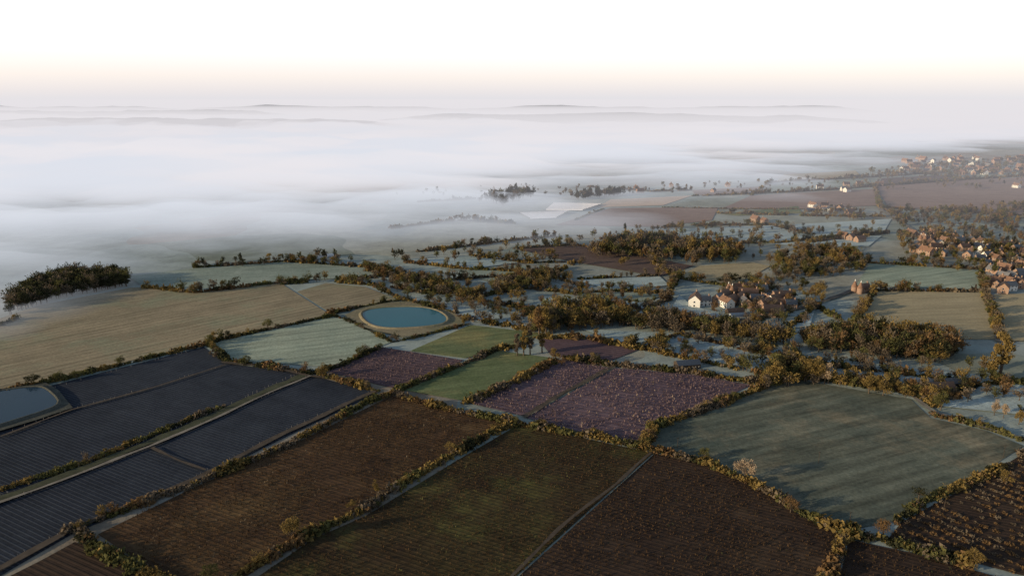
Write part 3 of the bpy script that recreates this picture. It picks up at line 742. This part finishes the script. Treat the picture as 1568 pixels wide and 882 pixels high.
def fog(name, mat, shift, tmax, seed, ramp=430, base=.5, amp=1.0, left=1.0, wisp=0.0, pw=1.0, ysc=150.):
    ys = np.concatenate([np.linspace(330, 1500, 130), 1500 * (12000 / 1500) ** np.linspace(0, 1, 70)[1:]])
    us = np.linspace(-1, 1, 230)
    X = us[None, :] * (ys[:, None] * 1.25 + 600); Y = np.repeat(ys[:, None], len(us), 1)
    r, c = X.shape; Z = np.zeros_like(X)
    LF = 1 - sstep(-300, 250, X)
    FL = 1 - sstep(-420, -260, X)
    RT = sstep(150, 900, X) * (1 - sstep(2200, 3500, Y))
    for i in range(r):
        for j in range(c):
            x, y = X[i, j], Y[i, j]
            n1 = noise.fractal(Vector((x / 260, y / 200, seed)), .95, 2.1, 5)
            n2 = noise.fractal(Vector((x / 360 + 9, y / ysc, seed + 5)), .85, 2.1, 5)
            d = y - .7 * x - 730 - shift + 140 * n1 - 125 * RT[i, j] + 40 * LF[i, j] - 90 * FL[i, j]
            f = min(max((d + 80) / ramp, 0), 1) ** pw
            g_ = base + amp * (.6 * n2 + .4 * n1)
            g_ = .5 * (g_ + math.sqrt(g_ * g_ + .02))      # soft floor: the bank thins out instead of stopping
            z = tmax * (1 + left * LF[i, j]) * f * g_
            if wisp > 0 and y < 900:
                b = y - .24 * x - 640 + 45 * n1
                if abs(b) < 190:
                    e = min(1, max(0, (190 - x) / 160)) * min(1, max(0, (x + 330) / 130))
                    z += wisp * e * math.exp(-(b / 55) ** 2) * max(0, .7 + 1.0 * n2)
            Z[i, j] = z
    Z = terr(X, Y) - .3 + Z
    V, Q = gridmesh(X, Y, Z)
    Vb = V.copy(); Vb[:, 2] = -8; n = len(V)
    idx = np.arange(n).reshape(r, c)
    ring = np.concatenate([idx[0, :], idx[1:, -1], idx[-1, -2::-1], idx[-2:0:-1, 0]])
    sk = np.stack([ring, np.roll(ring, -1), np.roll(ring, -1) + n, ring + n], 1)
    add(name, mesh_np(name, np.vstack([V, Vb]), np.vstack([Q, Q[:, ::-1] + n, sk[:, ::-1]]), None, [mat]))
fog('fog_bank', vol_mat('fog_cool', .013, (.75, .79, .87), .98), -50, 22, 1.3, 420, .55, .9, 1.0, 9.0, 1.25)
fog('fog_bank', vol_mat('fog_warm', .010, (.90, .87, .90), .95), 130, 34, 7.7, 600, .52, .9, .4, 0, 1.3)

def vbox(name, x, y0, y1, z1, mat):
    V, Q = boxq(-x, x, y0, y1, -9, z1); add(name, mesh_np(name, V, Q, None, [mat]))
vbox('haze', 22000, 540, 29000, 60, vol_mat('haze_near', .00045, (.77, .75, .81), .95))
vbox('distant_haze', 22500, 1450, 29500, 76, vol_mat('haze_far', .0011, (.84, .81, .84), .95))
vbox('distant_fog', 23000, 12000, 30000, 30, vol_mat('fog_far', .006, (.84, .81, .84), .95))

# distant hill ridges rising out of the fog
M_hill = simple_mat('wooded_hills', (.10, .12, .14), .95, .3, .01)
def ridge(y0, h, x0, x1, seed, wd=260):
    xs = np.linspace(x0, x1, 160); V = []
    for k, (dy, f) in enumerate([(-wd, -.2), (-wd * .4, .7), (0, 1), (wd * .5, .7), (wd, -.2)]):
        for x in xs:
            e = min(1, (x - x0) / 600, (x1 - x) / 600); e = max(e, 0)
            n1 = noise.fractal(Vector((x / 700, seed, 0)), .8, 2.2, 6)
            V.append((x, y0 + dy + 120 * noise.noise(Vector((x / 900, seed, 5))), f * e * (h + h * .35 * n1)))
    c = 160; Q = [(r * c + i, r * c + i + 1, (r + 1) * c + i + 1, (r + 1) * c + i) for r in range(4) for i in range(c - 1)]
    add('distant_hills', mesh_np('distant_hills', V, Q, None, [M_hill], True))
ridge(2700, 47, -2400, -150, 1); ridge(3300, 49, -900, 1900, 4); ridge(3900, 57, -3800, -900, 8); ridge(5200, 61, -4500, 3000, 12)

# ------------------------------------------------------------------ light, world, camera
el = math.radians(12.5); az = Vector((-1, -.36, 0)).normalized()
sd = Vector((az.x * math.cos(el), az.y * math.cos(el), math.sin(el)))
L = bpy.data.lights.new('sun', 'SUN'); L.energy = 5; L.angle = math.radians(.5); L.color = (1, .80, .52)
lo = bpy.data.objects.new('sun', L); S.collection.objects.link(lo); lo.rotation_euler = sd.to_track_quat('Z', 'Y').to_euler(); lo.location = (-200, -60, 200)
w = bpy.data.worlds.new('World'); S.world = w; w.use_nodes = True; nt = w.node_tree; nt.nodes.clear(); g = N(nt)
sky = g.n('ShaderNodeTexSky', sky_type='NISHITA'); sky.sun_disc = False; sky.sun_elevation = el
sky.sun_rotation = math.atan2(az.x, az.y) % (2 * math.pi); sky.air_density = 1.2; sky.dust_density = 2
b1 = g.n('ShaderNodeBackground'); b1.inputs[1].default_value = .06; g.l(sky.outputs[0], b1.inputs[0])
tc = g.n('ShaderNodeTexCoord'); sx = g.n('ShaderNodeSeparateXYZ'); g.l(tc.outputs['Generated'], sx.inputs[0])
band = g.ramp(sx.outputs[2], [(0, (.73, .72, .77)), (.008, (.77, .74, .77)), (.028, (.87, .81, .80)), (.06, (.92, .91, .95)), (.12, (.92, .95, 1.0)), (.25, (.25, .31, .39)), (.7, (.06, .09, .14))])
b2 = g.n('ShaderNodeBackground'); g.l(band, b2.inputs[0]); b2.inputs[1].default_value = 1
ad = g.n('ShaderNodeAddShader'); g.l(b1.outputs[0], ad.inputs[0]); g.l(b2.outputs[0], ad.inputs[1])
o = g.n('ShaderNodeOutputWorld'); g.l(ad.outputs[0], o.inputs[0])

cam = bpy.data.cameras.new('camera'); co = bpy.data.objects.new('camera', cam); S.collection.objects.link(co)
co.location = (0, 0, CAMZ); co.rotation_euler = (math.pi / 2 - PITCH, 0, 0)
cam.sensor_width = 36; cam.lens = 36 * F / 1568; cam.clip_start = 1; cam.clip_end = 60000
S.camera = co
print('faces', sum(len(m.polygons) for m in bpy.data.meshes))
